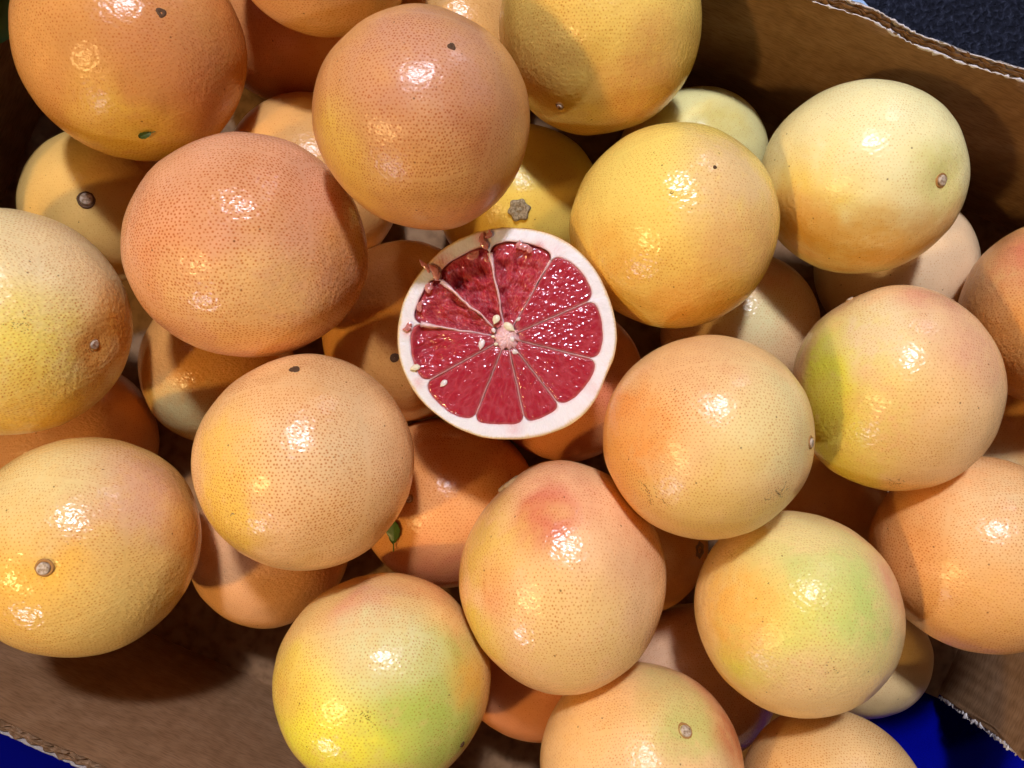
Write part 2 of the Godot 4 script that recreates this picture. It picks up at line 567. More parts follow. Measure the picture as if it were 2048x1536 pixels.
	# seeds: [x, z (mm from the core), length, width, turn, height, pale]
	var m_seed := mat(Color(0.74, 0.66, 0.44).linear_to_srgb(), 0.4)
	var m_seed_pale := mat(Color(0.72, 0.62, 0.56).linear_to_srgb(), 0.35)
	for s in [[-4.2, -7.3, 4.9, 3.5, 115, 0.8, 0], [1.2, -4.2, 6.4, 3.6, 35, 1.6, 0], [5.0, -7.5, 2.9, 1.5, -40, 0.4, 1], [-5.2, -2.8, 2.7, 1.9, 60, 0.9, 1], [-10.2, 2.9, 5.3, 2.9, 105, 1.0, 1], [-4.2, 2.8, 2.2, 1.6, 0, 0.9, 0], [3.6, 6.0, 3.2, 2.3, 20, 1.0, 1], [2.4, 0.8, 2.9, 2.4, 70, 1.2, 1], [-5.4, -0.3, 2.0, 1.3, 10, 0.7, 0], [-25.8, 19.0, 4.4, 2.6, 135, 1.2, 1], [-37.5, 12.5, 5.2, 2.9, 165, 1.0, 0]]:
		pts = PackedVector3Array()
		for j in 13:
			for i in 19:
				var a := TAU * (i % 18) / 18
				var t := j / 12.0
				var w = pow(sin(PI * pow(t, 0.8)), 0.75) * (1.0 + 0.06 * cos(a * 5.0))
				if t > 0.8: w = maxf(w * 0.8, 0.0)
				pts.append(Vector3((t - 0.5) * s[2] * 0.88e-3, sin(a) * w * s[3] * 0.24e-3, cos(a) * w * s[3] * 0.44e-3))
		var q = part("seed", grid_mesh(pts, 19, 13, PackedColorArray(), false, PackedVector2Array(), true), m_seed_pale if s[6] else m_seed, o)
		q.position = up + Vector3(s[0], s[5] * 0.6 + 0.2, s[1]) * 1e-3
		q.rotation = Vector3(0.12, deg_to_rad(-s[4]), 0.1)
	# shreds of pulp dragged on to the pith: [angle, radius mm, length, width, turn]
	for s in [[103, 40.5, 7.5, 3.0, 105], [100, 43.0, 4.0, 2.2, 70], [138, 40.0, 8.0, 3.6, 120], [139, 44.5, 7.0, 2.0, 118], [147, 37.5, 5.0, 3.0, 60], [80, 38.0, 5.5, 3.4, 10], [76, 37.5, 3.5, 2.5, 80], [174, 40.5, 4.2, 3.2, 95], [160, 37.5, 5.0, 2.2, 80], [112, 36.5, 6.0, 3.0, 40]]:
		pts = PackedVector3Array()
		for j in 15:
			for i in 17:
				var a := TAU * (i % 16) / 16
				var t := j / 14.0
				var w = pow(sin(PI * pow(t, 0.7)), 0.8)
				var bump := 1.0 + 0.8 * lumps.get_noise_3d(t * 3.0 + s[0], cos(a) * 1.5, sin(a) * 1.5)
				pts.append(Vector3((t - 0.5) * s[2] * 1e-3, sin(a) * w * bump * s[3] * 0.16e-3, cos(a) * w * bump * s[3] * 0.5e-3 + 0.0006 * sin(t * 4.0 + s[0])))
		cols = PackedColorArray()
		cols.resize(pts.size())
		for i in cols.size(): cols[i] = Color(0.55, 0.13, 0.12).lerp(Color(0.64, 0.25, 0.22), clampf(0.5 + fine.get_noise_1d(i * 0.3), 0, 1))
		var q = part("pulp_shred", grid_mesh(pts, 17, 15, cols, false, PackedVector2Array(), true), m_flesh, o)
		q.position = up + polar(deg_to_rad(s[0]), s[1] * 1e-3, 0.0009)
		q.rotation = Vector3(0, deg_to_rad(s[4]), 0.08)

# ------------------------------------------------------------------ tray
# a board along x from s0 to s1, its inner face at z = 0 and outer at z = -WALL_T; tops is [[s, height]]
func top_at(tops: Array, s: float) -> float:
	for i in tops.size() - 1:
		if s <= tops[i + 1][0]:
			var t: float = (s - tops[i][0]) / (tops[i + 1][0] - tops[i][0])
			return lerpf(tops[i][1], tops[i + 1][1], smoothstep(0.0, 1.0, t))
	return tops[-1][1]

func sheet(s0: float, s1: float, z: float, thick: float, tops: Array, rag: float, wave: float, seed_: int, end_rag := 0.0) -> ArrayMesh:
	# one paper layer as a thin solid; wave > 0 makes it the fluted one
	var n := int((s1 - s0) / (0.0011 if wave > 0 else 0.0016))
	var pts := PackedVector3Array()
	var prof := [[0.0, 0.0], [0.0, 0.2], [0.0, 0.4], [0.0, 0.6], [0.0, 0.8], [0.0, 1.0], [-1.0, 1.0], [-1.0, 0.7], [-1.0, 0.35], [-1.0, 0.0]]
	for p in prof:
		for i in n + 1:
			var s := lerpf(s0, s1, i / float(n))
			var h = top_at(tops, s) + rag * (fine.get_noise_2d(s * 260.0, seed_ * 5.0) + 0.7 * lumps.get_noise_2d(s * 60.0, seed_ * 9.0))
			var zz = z + p[0] * thick + (wave * sin(s * TAU / 0.0072) if wave > 0 else 0.0) + (0.00014 * sin(s * TAU / 0.0072) if wave == 0.0 else 0.0) + 0.0007 * lumps.get_noise_2d(s * 8.0, p[1] * 2.0) * (1.0 if wave == 0 else 1.0)
			var ss := s
			if end_rag > 0.0 and i > n - 4: ss += end_rag * (fine.get_noise_2d(p[1] * 60.0, seed_) - 0.4) * (i - n + 4) / 4.0
			pts.append(Vector3(ss, h * p[1], zz))
	return grid_mesh(pts, n + 1, prof.size(), PackedColorArray(), false)

func board(called: String, parent: Node3D, s0: float, s1: float, tops: Array, m_in: Material, m_core: Material, m_out: Material, seed_: int, at: Transform3D, end_rag := 0.0) -> Node3D:
	var o := part(called, sheet(s0, s1, 0.0, 0.0005, tops, 0.0009, 0.0, seed_, end_rag), m_in, parent)
	o.transform = at
	part("liner_sheet", sheet(s0, s1, -0.0026, 0.0004, tops, 0.0012, 0.0, seed_ + 1, end_rag), m_core, o)
	part("liner_sheet", sheet(s0, s1, -WALL_T + 0.0005, 0.0005, tops, 0.0008, 0.0, seed_ + 2, end_rag), m_out, o)
	part("fluted_sheet", sheet(s0, s1, -0.0014, 0.0003, tops, 0.0015, 0.0008, seed_ + 3, end_rag), m_core, o)
	part("fluted_sheet", sheet(s0, s1, -0.0039, 0.0003, tops, 0.0015, 0.0009, seed_ + 4, end_rag), m_core, o)
	return o

func tray() -> void:
	var o := thing("cardboard_tray", Vector3.ZERO, "open brown corrugated cardboard tray with torn rim, full of grapefruit", "box")
	o.rotation_degrees.y = -TURN
	var kraft := mat(Color.WHITE, 0.75, 0.3)
	kraft.albedo_texture = noise_tex(0.006, FastNoiseLite.TYPE_SIMPLEX_SMOOTH, 1024, false, 1.0, ramp([[0.0, Color8(138, 106, 74)], [0.45, Color8(146, 113, 80)], [0.6, Color8(150, 117, 84)], [1.0, Color8(160, 127, 94)]]), 5, 3)
	kraft.detail_enabled = true
	kraft.detail_blend_mode = BaseMaterial3D.BLEND_MODE_MUL
	kraft.detail_uv_layer = BaseMaterial3D.DETAIL_UV_2
	kraft.detail_albedo = noise_tex(0.03, FastNoiseLite.TYPE_SIMPLEX, 1024, false, 1.0, ramp([[0.0, Color8(196, 188, 180)], [0.3, Color8(228, 224, 220)], [0.6, Color8(250, 248, 246)], [1.0, Color8(255, 255, 255)]]), 5, 31)
	kraft.uv2_triplanar = true
	kraft.uv2_scale = Vector3(3.0, 24.0, 3.0)
	kraft.uv1_triplanar = true
	kraft.uv1_scale = Vector3(7.0, 10.0, 7.0)
	kraft.normal_enabled = true
	kraft.normal_texture = noise_tex(0.02, FastNoiseLite.TYPE_SIMPLEX_SMOOTH, 512, true, 2.0, null, 4, 8)
	kraft.normal_scale = 0.25
	var core := mat(Color.WHITE, 0.85, 0.2)
	core.albedo_texture = noise_tex(0.03, FastNoiseLite.TYPE_SIMPLEX, 512, false, 1.0, ramp([[0.0, Color8(120, 88, 58)], [0.5, Color8(158, 122, 88)], [1.0, Color8(190, 160, 130)]]), 4, 4)
	core.uv1_triplanar = true
	core.uv1_scale = Vector3(12, 12, 12)
	var white := mat(Color8(196, 186, 178), 0.8, 0.3)
	var hi := 0.131 - FLOOR_TOP
	var bottom := SurfaceTool.new()
	bottom.begin(Mesh.PRIMITIVE_TRIANGLES)
	box_into(bottom, Vector3(-0.328, 0.0006, -0.211), Vector3(0.3085, FLOOR_TOP, 0.068))
	box_into(bottom, Vector3(-0.328, 0.0006, 0.068), Vector3(0.270, FLOOR_TOP, 0.230))
	part("bottom_panel", bottom.commit(), kraft, o)
	# far side, its rim dipping into the worn hand hold; heights are above the tray's bottom
	var far := [[-0.330, hi], [0.050, hi], [0.075, hi + 0.004], [0.100, hi + 0.001], [0.118, hi + 0.003], [0.150, hi + 0.009], [0.178, hi + 0.014], [0.2, hi + 0.014], [0.32, hi + 0.012]]
	var far_side := board("side_panel", o, -0.330, 0.3135, far, kraft, core, white, 11, Transform3D(Basis(), Vector3(0, FLOOR_TOP, -0.205)))
	var frayed := mat(Color(0.60, 0.55, 0.53).linear_to_srgb(), 0.9, 0.2)
	for lay in 2:
		var pts := PackedVector3Array()
		var n := 300
		for p in [[0.0, 0.35], [-1.0, 0.5], [-1.0, -0.5], [0.0, -0.6], [1.0, -0.5], [1.0, 0.2], [0.0, 0.35]]:
			for i in n + 1:
				var s := lerpf(-0.05, 0.3, i / float(n))
				var wide := clampf(0.25 + 1.5 * fine.get_noise_2d(s * 70.0, 3.0 + lay * 8.0) + 1.6 * lumps.get_noise_2d(s * 30.0, 5.0 + lay * 8.0), 0.0, 2.2) * (1.0 - 0.45 * lay)
				var h := top_at(far, s) + 0.0009 * (fine.get_noise_2d(s * 260.0, 55.0) + 0.7 * lumps.get_noise_2d(s * 60.0, 99.0))
				pts.append(Vector3(s, h + 0.0003 + p[1] * (0.0002 + 0.0017 * wide) * (1.0 if p[1] < 0.0 else 0.35), -0.0002 - 0.0048 * lay + p[0] * 0.0004 * (0.4 + wide)))
		part("torn_fibre", grid_mesh(pts, n + 1, 7), frayed, far_side)
	board("side_panel", o, -0.3135, 0.330, [[-0.3135, hi], [0.330, hi]], kraft, core, white, 21, Transform3D(Basis(Vector3.UP, PI), Vector3(0, FLOOR_TOP, 0.2235)))
	board("end_panel", o, -0.2230, 0.2045, [[-0.2230, hi], [0.2045, hi]], kraft, core, white, 31, Transform3D(Basis(Vector3.UP, PI / 2), Vector3(-0.3225, FLOOR_TOP, 0)))
	var shade_flap := SurfaceTool.new()  # added inward strip, out of view, to shade the wall and floor below
	shade_flap.begin(Mesh.PRIMITIVE_TRIANGLES)
	box_into(shade_flap, Vector3(-0.3225, hi + FLOOR_TOP + 0.0012, -0.2030), Vector3(-0.276, hi + FLOOR_TOP + 0.0062, 0.2215))
	part("added_shade_flap", shade_flap.commit(), kraft, o)
	# right end: torn away from here towards the near side
	var torn := board("end_panel", o, -0.2045, 0.068, [[-0.2045, hi], [0.068, hi]], kraft, core, white, 41, Transform3D(Basis(Vector3.UP, -PI / 2), Vector3(0.3080, FLOOR_TOP, 0)), 0.006)
	torn.set_meta("label", "end panel torn off along a ragged white edge")
	# fuzzy torn fibres and a hanging chip on the torn edge
	var fuzz := mat(Color(0.70, 0.66, 0.62).linear_to_srgb(), 0.9, 0.2)
	for lay in 2:
		var pts := PackedVector3Array()
		var n := 150
		for p in [[0.0, 0.5], [-1.0, 0.4], [-1.0, -0.4], [0.0, -0.6], [1.0, -0.4], [1.0, 0.4], [0.0, 0.5]]:
			for i in n + 1:
				var h := lerpf(0.001, 0.124, i / float(n))
				var wide := clampf(0.45 + 1.2 * fine.get_noise_2d(h * 150.0, 3.0 + lay * 8.0) + 0.9 * lumps.get_noise_2d(h * 40.0, 5.0 + lay * 8.0), 0.05, 1.6)
				pts.append(Vector3(0.0665 + 0.0016 * fine.get_noise_2d(h * 220.0, 7.0 + lay) + 0.0012 * lumps.get_noise_2d(h * 60.0, 1.0) + p[1] * 0.0026 * wide, h, -0.0002 - 0.0046 * lay + p[0] * 0.0005 * wide))
		part("torn_fibre", grid_mesh(pts, n + 1, 7), fuzz, torn)
	var chip := SurfaceTool.new()
	chip.begin(Mesh.PRIMITIVE_TRIANGLES)
	box_into(chip, Vector3(-0.0055, -0.009, -0.0004), Vector3(0.0055, 0.009, 0.0004))
	var c := part("torn_chip", chip.commit(), kraft, torn)
	c.transform = Transform3D(Basis.from_euler(Vector3(0.1, 0.35, 0.15)), Vector3(0.0655, 0.088, 0.0015))

# ------------------------------------------------------------------ leaves, table, ground, lamps
func leaf(at: Vector3, up: Vector3, along: Vector3, length: float, width: float, label: String, curl := 0.12) -> void:
	var o := thing("leaf", at, label, "leaf", "green leaf scraps among the fruit")
	up = up.normalized()
	var fwd := along.slide(up).normalized()
	o.basis = Basis(fwd, up.normalized(), fwd.cross(up.normalized()))
	var pts := PackedVector3Array()
	for side in [1.0, -1.0]:
		for j in 17:
			for i in 11:
				var t := j / 16.0
				var w = (i / 10.0 * 2.0 - 1.0)
				var half := width / 2 * pow(sin(PI * pow(t, 0.72)), 0.7) * (1.0 + 0.08 * sin(t * 23.0))
				var y = 0.0004 + side * 0.00012 + curl * width * (w * w) * 0.7 + curl * length * 0.35 * (t - 0.5) * (t - 0.5) * 2.0 - 0.0004 * exp(-w * w * 60.0)
				pts.append(Vector3((t - 0.5) * length, y, w * half * (1.0 if side > 0 else -1.0)))
	# two skins, stitched by their shared outline
	var st := SurfaceTool.new()
	st.begin(Mesh.PRIMITIVE_TRIANGLES)
	for s in 2:
		st.append_from(grid_mesh(pts.slice(s * 187, (s + 1) * 187), 11, 17, PackedColorArray(), true), 0, Transform3D())
	part("blade", st.commit(), m_leaf, o)
	var stalk := CylinderMesh.new()
	stalk.top_radius = width * 0.03
	stalk.bottom_radius = width * 0.045
	stalk.height = length * 0.42
	stalk.radial_segments = 10
	var q = part("stalk", stalk, m_leaf, o)
	q.rotation.z = PI / 2
	q.position = Vector3(length * 0.62, 0.0008, 0)

func lamp(at: Vector3, target: Vector3, color: Color, energy: float, size: float, label: String) -> void:
	var o := thing("market_lamp", at, label, "lamp")
	o.look_at_from_position(at, target, Vector3(0.13, 0.2, 0.9))
	var bulb := SphereMesh.new()
	bulb.radius = size
	bulb.height = size * 2
	var m := mat(Color.WHITE, 0.5)
	m.emission_enabled = true
	m.emission = color
	m.emission_energy_multiplier = 6.0
	part("bulb", bulb, m, o)
	var shade := part("lamp_shade", lathe([[size * 0.5, 0.0], [size * 2.0, -size * 1.2], [size * 3.2, -size * 3.4], [size * 3.3, -size * 3.4], [size * 2.1, -size * 1.1], [size * 0.5, size * 0.25]], 32, 0.0, 1, 1), mat(Color8(60, 60, 64), 0.5), o)
	shade.basis = Basis(Vector3.RIGHT, PI / 2)
	shade.position = Vector3(0, 0, size * 1.6)
	var l := OmniLight3D.new()
	l.name = "glow"
	l.light_color = color
	l.light_energy = energy
	l.light_size = size
	l.omni_range = 8.0
	l.omni_attenuation = 2.0
	l.shadow_enabled = true
	o.add_child(l)

func _ready() -> void:
	rng.seed = 7
	lumps.seed = 3
	lumps.frequency = 0.9
	lumps.fractal_octaves = 2
	fine.seed = 4
	fine.frequency = 3.0
	fine.fractal_octaves = 2
	var cam := Camera3D.new()
	cam.name = "camera"
	cam.fov = 53.0
	cam.near = 0.02
	cam.far = 30.0
	cam.position = Vector3(0, EYE, 0)
	cam.rotation_degrees = Vector3(-90, 0, 0)
	add_child(cam)
	cam.current = true
	var we := WorldEnvironment.new()
	we.name = "environment"
	var env := Environment.new()
	env.background_mode = Environment.BG_COLOR
	env.background_color = Color8(18, 19, 25)
	env.tonemap_mode = Environment.TONE_MAPPER_LINEAR
	env.tonemap_exposure = 0.95
	env.sdfgi_enabled = true
	env.ssao_enabled = true
	env.ssil_enabled = true
	we.environment = env
	add_child(we)
	lamp(Vector3(0.05, 1.75, -1.0), Vector3(0, 0.1, 0), Color(0.93, 0.935, 1.0), 3.3, 0.075, "cool white market lamp hanging above the far side")
	lamp(Vector3(-0.74, 1.07, 0.40), Vector3(0, 0.1, 0), Color(1.0, 0.82, 0.52), 0.68, 0.036, "warm yellow market lamp hanging over the near corner")
	lamp(Vector3(-0.75, 0.62, 0.95), Vector3(0, 0.1, 0), Color(0.88, 0.90, 1.0), 0.28, 0.025, "cool white market lamp hanging lower over the near corner")
	lamp(Vector3(0.85, 0.95, -1.75), Vector3(0, 0.1, 0), Color(0.93, 0.92, 1.0), 0.45, 0.04, "distant cool white market lamp beyond the far side")

	# setting
	var asphalt := mat(Color.WHITE, 0.85, 0.4)
	asphalt.albedo_texture = noise_tex(0.09, FastNoiseLite.TYPE_SIMPLEX, 512, false, 1.0, ramp([[0.0, Color8(24, 26, 38)], [0.5, Color8(40, 43, 58)], [0.75, Color8(56, 60, 78)], [1.0, Color8(104, 108, 124)]]), 3, 6)
	asphalt.normal_enabled = true
	asphalt.normal_texture = noise_tex(0.09, FastNoiseLite.TYPE_SIMPLEX, 512, true, 8.0, null, 3, 6)
	asphalt.uv1_triplanar = true
	asphalt.uv1_scale = Vector3(1.6, 1.6, 1.6)
	var g := PlaneMesh.new()
	g.size = Vector2(12, 12)
	tag(part("ground", g, asphalt, self), "dark rough asphalt ground far below the tray", "ground", "", "structure").position = Vector3(0, -0.75, 0)
	var cloth := mat(Color.WHITE, 0.9, 0.15)
	cloth.albedo_texture = noise_tex(0.2, FastNoiseLite.TYPE_SIMPLEX, 512, false, 1.0, ramp([[0.0, Color8(0, 5, 122)], [1.0, Color8(0, 7, 146)]]), 3, 9)
	cloth.uv1_triplanar = true
	cloth.uv1_scale = Vector3(9, 9, 9)
	var table := thing("market_table", Vector3(0, -0.75, 0), "market table under a plain royal blue cloth, carrying the tray", "table")
	table.rotation_degrees.y = -TURN
	var st := SurfaceTool.new()
	st.begin(Mesh.PRIMITIVE_TRIANGLES)
	box_into(st, Vector3(-0.9, --0.75 - 0.03, -0.222), Vector3(0.9, --0.75 - 0.003, 0.245))
	part("table_top", st.commit(), mat(Color8(120, 90, 60), 0.6), table)
	for s in [[-0.85, -0.2], [0.85, -0.2], [-0.85, 0.21], [0.85, 0.21]]:
		st = SurfaceTool.new()
		st.begin(Mesh.PRIMITIVE_TRIANGLES)
		box_into(st, Vector3(s[0] - 0.025, 0.0, s[1] - 0.02), Vector3(s[0] + 0.025, --0.75 - 0.0305, s[1] + 0.02))
		part("leg", st.commit(), mat(Color8(120, 90, 60), 0.6), table)
	var clo := thing("tablecloth", Vector3(0, -0.0025, 0), "royal blue tablecloth lying under the cardboard tray", "tablecloth")
	clo.rotation_degrees.y = -TURN
	var pts := PackedVector3Array()
	for j in 61:
		for i in 61:
			var x := lerpf(-0.92, 0.92, i / 60.0)
			var run := lerpf(-0.226, 0.86, j / 60.0)
			var over := maxf(run - 0.245, 0.0)
			var fold := smoothstep(0.0, 0.08, over)
			var z := minf(run, 0.245) + over * lerpf(1.0, 0.72, fold) + 0.006 * fold * sin(x * 34.0 + 1.2 * sin(x * 9.0))
			var out := maxf(absf(x) - 0.34, 0.0)
			pts.append(Vector3(x, 0.0025 - over * 0.70 * fold + 0.003 * clampf(out * 8.0, 0.0, 1.0) * lumps.get_noise_2d(x * 5.0, z * 5.0), z))
	part("cloth", grid_mesh(pts, 61, 61), cloth, clo)
	tray()

	# fruit: place, half axes, label, colour, pores, colour patches, stems, bumps, scars
	make_stamps()
	peel_normal = noise_tex(0.055, FastNoiseLite.TYPE_SIMPLEX_SMOOTH, 1024, true, 6.0, null, 2, 2)
	m_ring = mat(Color8(172, 124, 66), 0.6, 0.3)
	m_calyx = mat(Color.WHITE, 0.8, 0.3)
	m_calyx.albedo_texture = noise_tex(0.04, FastNoiseLite.TYPE_SIMPLEX, 256, false, 1.0, ramp([[0.0, Color8(84, 70, 48)], [0.4, Color8(138, 124, 96)], [1.0, Color8(178, 168, 142)]]), 4, 23)
	m_calyx.uv1_triplanar = true
	m_calyx.uv1_scale = Vector3(60, 60, 60)
	m_scar = mat(Color8(92, 66, 44), 0.7, 0.3)
	m_stem = mat(Color.WHITE, 0.65, 0.35)
	m_stem.albedo_texture = noise_tex(0.05, FastNoiseLite.TYPE_SIMPLEX, 256, false, 1.0, ramp([[0.0, Color8(104, 78, 50)], [0.35, Color8(166, 140, 108)], [0.6, Color8(200, 180, 154)], [1.0, Color8(222, 208, 190)]]), 3, 21)
	m_stem.uv1_triplanar = true
	m_stem.uv1_scale = Vector3(30, 30, 30)
	m_stem_dry = mat(Color8(150, 122, 84), 0.75, 0.3)
	m_leaf = mat(Color8(70, 102, 40), 0.4, 0.5)
	m_leaf.backlight_enabled = true
	m_leaf.backlight = Color8(40, 60, 16)
	grapefruit(1, Vector3(-0.1699, 0.1190, -0.1506), Vector3(0.0485, 0.0470, 0.0483), "large orange grapefruit in the box corner with a green leaf scrap and dark blossom scar", Color8(208, 145, 78), 0.60, [[Vector3(0.09, 0.32, 0.94), 0.56, Color8(224, 179, 74), 0.90], [Vector3(-0.54, 0.72, 0.43), 0.47, Color8(225, 161, 86), 0.60], [Vector3(0.90, 0.30, 0.31), 0.56, Color8(205, 131, 71), 0.60], [Vector3(0.61, 0.77, 0.16), 0.51, Color8(205, 138, 86), 0.60]], [["n", Vector3(0.60, 0.80, 0.03), 0.8]], [], [])
	grapefruit(2, Vector3(-0.0835, 0.1255, -0.1998), Vector3(0.0444, 0.0424, 0.0430), "peach grapefruit cut off by the top edge, above the large brownish peach one", Color8(235, 178, 112), 0.60, [[Vector3(-0.04, -0.02, 1.00), 0.35, Color8(224, 176, 96), 0.50]], [], [], [])
	grapefruit(3, Vector3(-0.0347, 0.1700, -0.1002), Vector3(0.0422, 0.0404, 0.0412), "large brownish peach grapefruit with two shiny patches, just above the cut half", Color8(212, 153, 94), 0.90, [[Vector3(-0.70, 0.60, 0.38), 0.37, Color8(228, 184, 88), 0.90], [Vector3(0.32, 0.87, 0.38), 0.55, Color8(196, 126, 74), 0.85], [Vector3(-0.57, 0.39, 0.72), 0.37, Color8(232, 185, 86), 0.70], [Vector3(0.17, 0.94, -0.28), 0.65, Color8(204, 147, 112), 0.75], [Vector3(0.13, 0.53, 0.84), 0.55, Color8(231, 176, 102), 0.60]], [["n", Vector3(0.34, 0.88, -0.34), 0.6]], [[Vector3(-0.70, 0.00, 0.72), -0.060, 0.69], [Vector3(0.89, 0.14, 0.43), 0.010, 0.42]], [])  # mauve-brown patch on its top: the dimmer light there, put into the peel colour
	grapefruit(4, Vector3(0.0390, 0.1210, -0.1587), Vector3(0.0451, 0.0440, 0.0456), "yellow grapefruit with a pointed lower end and small pale stem dot, against the far wall", Color8(237, 200, 100), 0.60, [[Vector3(0.37, 0.51, 0.78), 0.54, Color8(223, 169, 90), 0.80], [Vector3(-0.52, 0.70, 0.49), 0.44, Color8(218, 169, 88), 0.40], [Vector3(-0.26, 0.27, 0.93), 0.30, Color8(232, 195, 88), 0.70]], [["b", Vector3(-0.40, 0.33, 0.85), 0.5]], [[Vector3(-0.41, 0.39, 0.83), 0.030, 0.35], [Vector3(0.22, -0.06, 0.97), -0.030, 0.40]], [])
	grapefruit(5, Vector3(0.0702, 0.1290, -0.0682), Vector3(0.0447, 0.0429, 0.0438), "yellow grapefruit with small brown dots, touching the cut half on its right", Color8(244, 209, 104), 0.50, [[Vector3(0.37, 0.88, -0.30), 0.54, Color8(235, 195, 131), 0.90], [Vector3(-0.56, 0.70, -0.43), 0.54, Color8(237, 209, 106), 0.80], [Vector3(-0.68, 0.54, 0.50), 0.44, Color8(238, 185, 83), 0.70], [Vector3(0.13, 0.61, 0.78), 0.54, Color8(234, 177, 84), 0.80], [Vector3(0.52, 0.81, 0.27), 0.40, Color8(232, 179, 104), 0.70]], [["n", Vector3(0.18, 0.92, -0.35), 0.3], ["n", Vector3(-0.20, 0.97, -0.12), 0.3]], [[Vector3(0.18, 0.91, -0.38), 0.012, 0.30]], [])
	grapefruit(6, Vector3(0.1557, 0.1210, -0.0914), Vector3(0.0430, 0.0413, 0.0422), "pale yellow grapefruit with a stem in a hollow, beneath the wavy cardboard rim", Color8(245, 230, 163), 0.30, [[Vector3(-0.68, 0.70, 0.23), 0.47, Color8(242, 214, 106), 0.90], [Vector3(-0.70, 0.37, 0.60), 0.47, Color8(235, 185, 97), 0.90], [Vector3(-0.29, 0.90, -0.34), 0.74, Color8(243, 231, 171), 0.70], [Vector3(0.37, 0.61, 0.70), 0.47, Color8(232, 193, 120), 0.80], [Vector3(-0.22, 0.51, 0.83), 0.47, Color8(233, 188, 100), 0.80], [Vector3(0.41, 0.89, 0.18), 0.32, Color8(225, 213, 131), 0.70]], [["b", Vector3(0.43, 0.87, 0.23), 0.8]], [[Vector3(0.43, 0.87, 0.23), -0.050, 0.21]], [])
	grapefruit(7, Vector3(-0.1141, 0.1312, -0.0590), Vector3(0.0505, 0.0478, 0.0481), "largest salmon orange grapefruit with dense dark pores, left of the cut half", Color8(224, 165, 123), 1.05, [[Vector3(-0.34, 0.91, 0.25), 0.57, Color8(225, 157, 104), 0.80], [Vector3(0.30, 0.91, -0.30), 0.57, Color8(211, 147, 100), 0.70], [Vector3(0.29, 0.65, 0.70), 0.66, Color8(237, 187, 119), 0.90], [Vector3(0.90, 0.39, 0.17), 0.40, Color8(224, 156, 88), 0.60]], [], [[Vector3(0.95, -0.20, 0.25), 0.020, 0.48]], [])
	grapefruit(8, Vector3(-0.2232, 0.1230, -0.0269), Vector3(0.0487, 0.0478, 0.0499), "cream yellow grapefruit cut off by the left edge with a brown ringed stem", Color8(237, 213, 151), 0.75, [[Vector3(0.61, 0.71, 0.35), 0.54, Color8(237, 213, 102), 0.80], [Vector3(1.00, 0.01, -0.03), 0.32, Color8(219, 162, 74), 0.90], [Vector3(0.43, 0.42, 0.80), 0.50, Color8(232, 195, 92), 0.80], [Vector3(0.94, 0.24, 0.25), 0.25, Color8(218, 165, 83), 0.80], [Vector3(0.61, 0.29, -0.74), 0.54, Color8(231, 203, 147), 0.70]], [["b", Vector3(0.94, 0.27, 0.21), 0.8]], [[Vector3(0.94, 0.27, 0.21), -0.035, 0.19]], [[Vector3(0.59, 0.81, 0.07), 0.30]])
	grapefruit(9, Vector3(-0.0877, 0.1360, 0.0328), Vector3(0.0456, 0.0446, 0.0463), "peach grapefruit with two glossy spots and a small dark scar on its upper side", Color8(241, 193, 133), 0.88, [[Vector3(-0.45, 0.89, -0.05), 0.47, Color8(238, 190, 96), 0.90], [Vector3(-0.56, 0.71, 0.43), 0.37, Color8(241, 196, 88), 0.90], [Vector3(0.34, 0.91, -0.25), 0.51, Color8(233, 195, 141), 0.80], [Vector3(0.54, 0.69, 0.47), 0.56, Color8(237, 184, 117), 0.70], [Vector3(0.07, 0.67, -0.74), 0.47, Color8(228, 174, 114), 0.70]], [["n", Vector3(0.03, 0.54, -0.84), 0.8], ["g", Vector3(-0.40, 0.83, 0.38), 0.7]], [], [])
	grapefruit(10, Vector3(-0.1862, 0.1290, 0.0702), Vector3(0.0477, 0.0460, 0.0471), "golden grapefruit in the lower left corner with a round stem button and wet shine", Color8(233, 188, 106), 0.65, [[Vector3(0.07, 0.98, 0.17), 0.51, Color8(239, 186, 84), 0.90], [Vector3(0.26, 0.96, -0.03), 0.28, Color8(238, 183, 76), 0.90], [Vector3(0.64, 0.51, -0.57), 0.55, Color8(223, 174, 129), 0.80], [Vector3(-0.08, 0.72, -0.69), 0.51, Color8(233, 205, 135), 0.70], [Vector3(0.98, 0.09, -0.15), 0.32, Color8(221, 158, 77), 0.80], [Vector3(0.54, 0.64, 0.55), 0.51, Color8(235, 197, 112), 0.70]], [["b", Vector3(0.17, 0.98, -0.00), 0.9]], [[Vector3(0.17, 0.98, -0.00), -0.045, 0.19], [Vector3(0.24, 0.56, 0.79), -0.000, 0.28]], [])
	grapefruit(11, Vector3(0.0785, 0.1549, 0.0209), Vector3(0.0418, 0.0404, 0.0416), "orange to cream grapefruit with brown scratches, lower right of the cut half", Color8(241, 196, 131), 0.75, [[Vector3(-0.82, 0.56, -0.13), 0.58, Color8(241, 164, 86), 0.95], [Vector3(-0.91, 0.21, 0.36), 0.48, Color8(240, 173, 90), 0.80], [Vector3(0.41, 0.91, -0.11), 0.68, Color8(237, 211, 143), 0.95], [Vector3(-0.11, 0.76, 0.64), 0.58, Color8(236, 195, 112), 0.80], [Vector3(-0.26, 0.65, -0.72), 0.53, Color8(232, 179, 120), 0.70]], [["b", Vector3(0.84, 0.55, 0.03), 0.7]], [[Vector3(0.80, 0.60, 0.02), -0.030, 0.27]], [[Vector3(-0.65, 0.60, 0.47), 0.80], [Vector3(0.46, 0.76, 0.47), 0.90]])
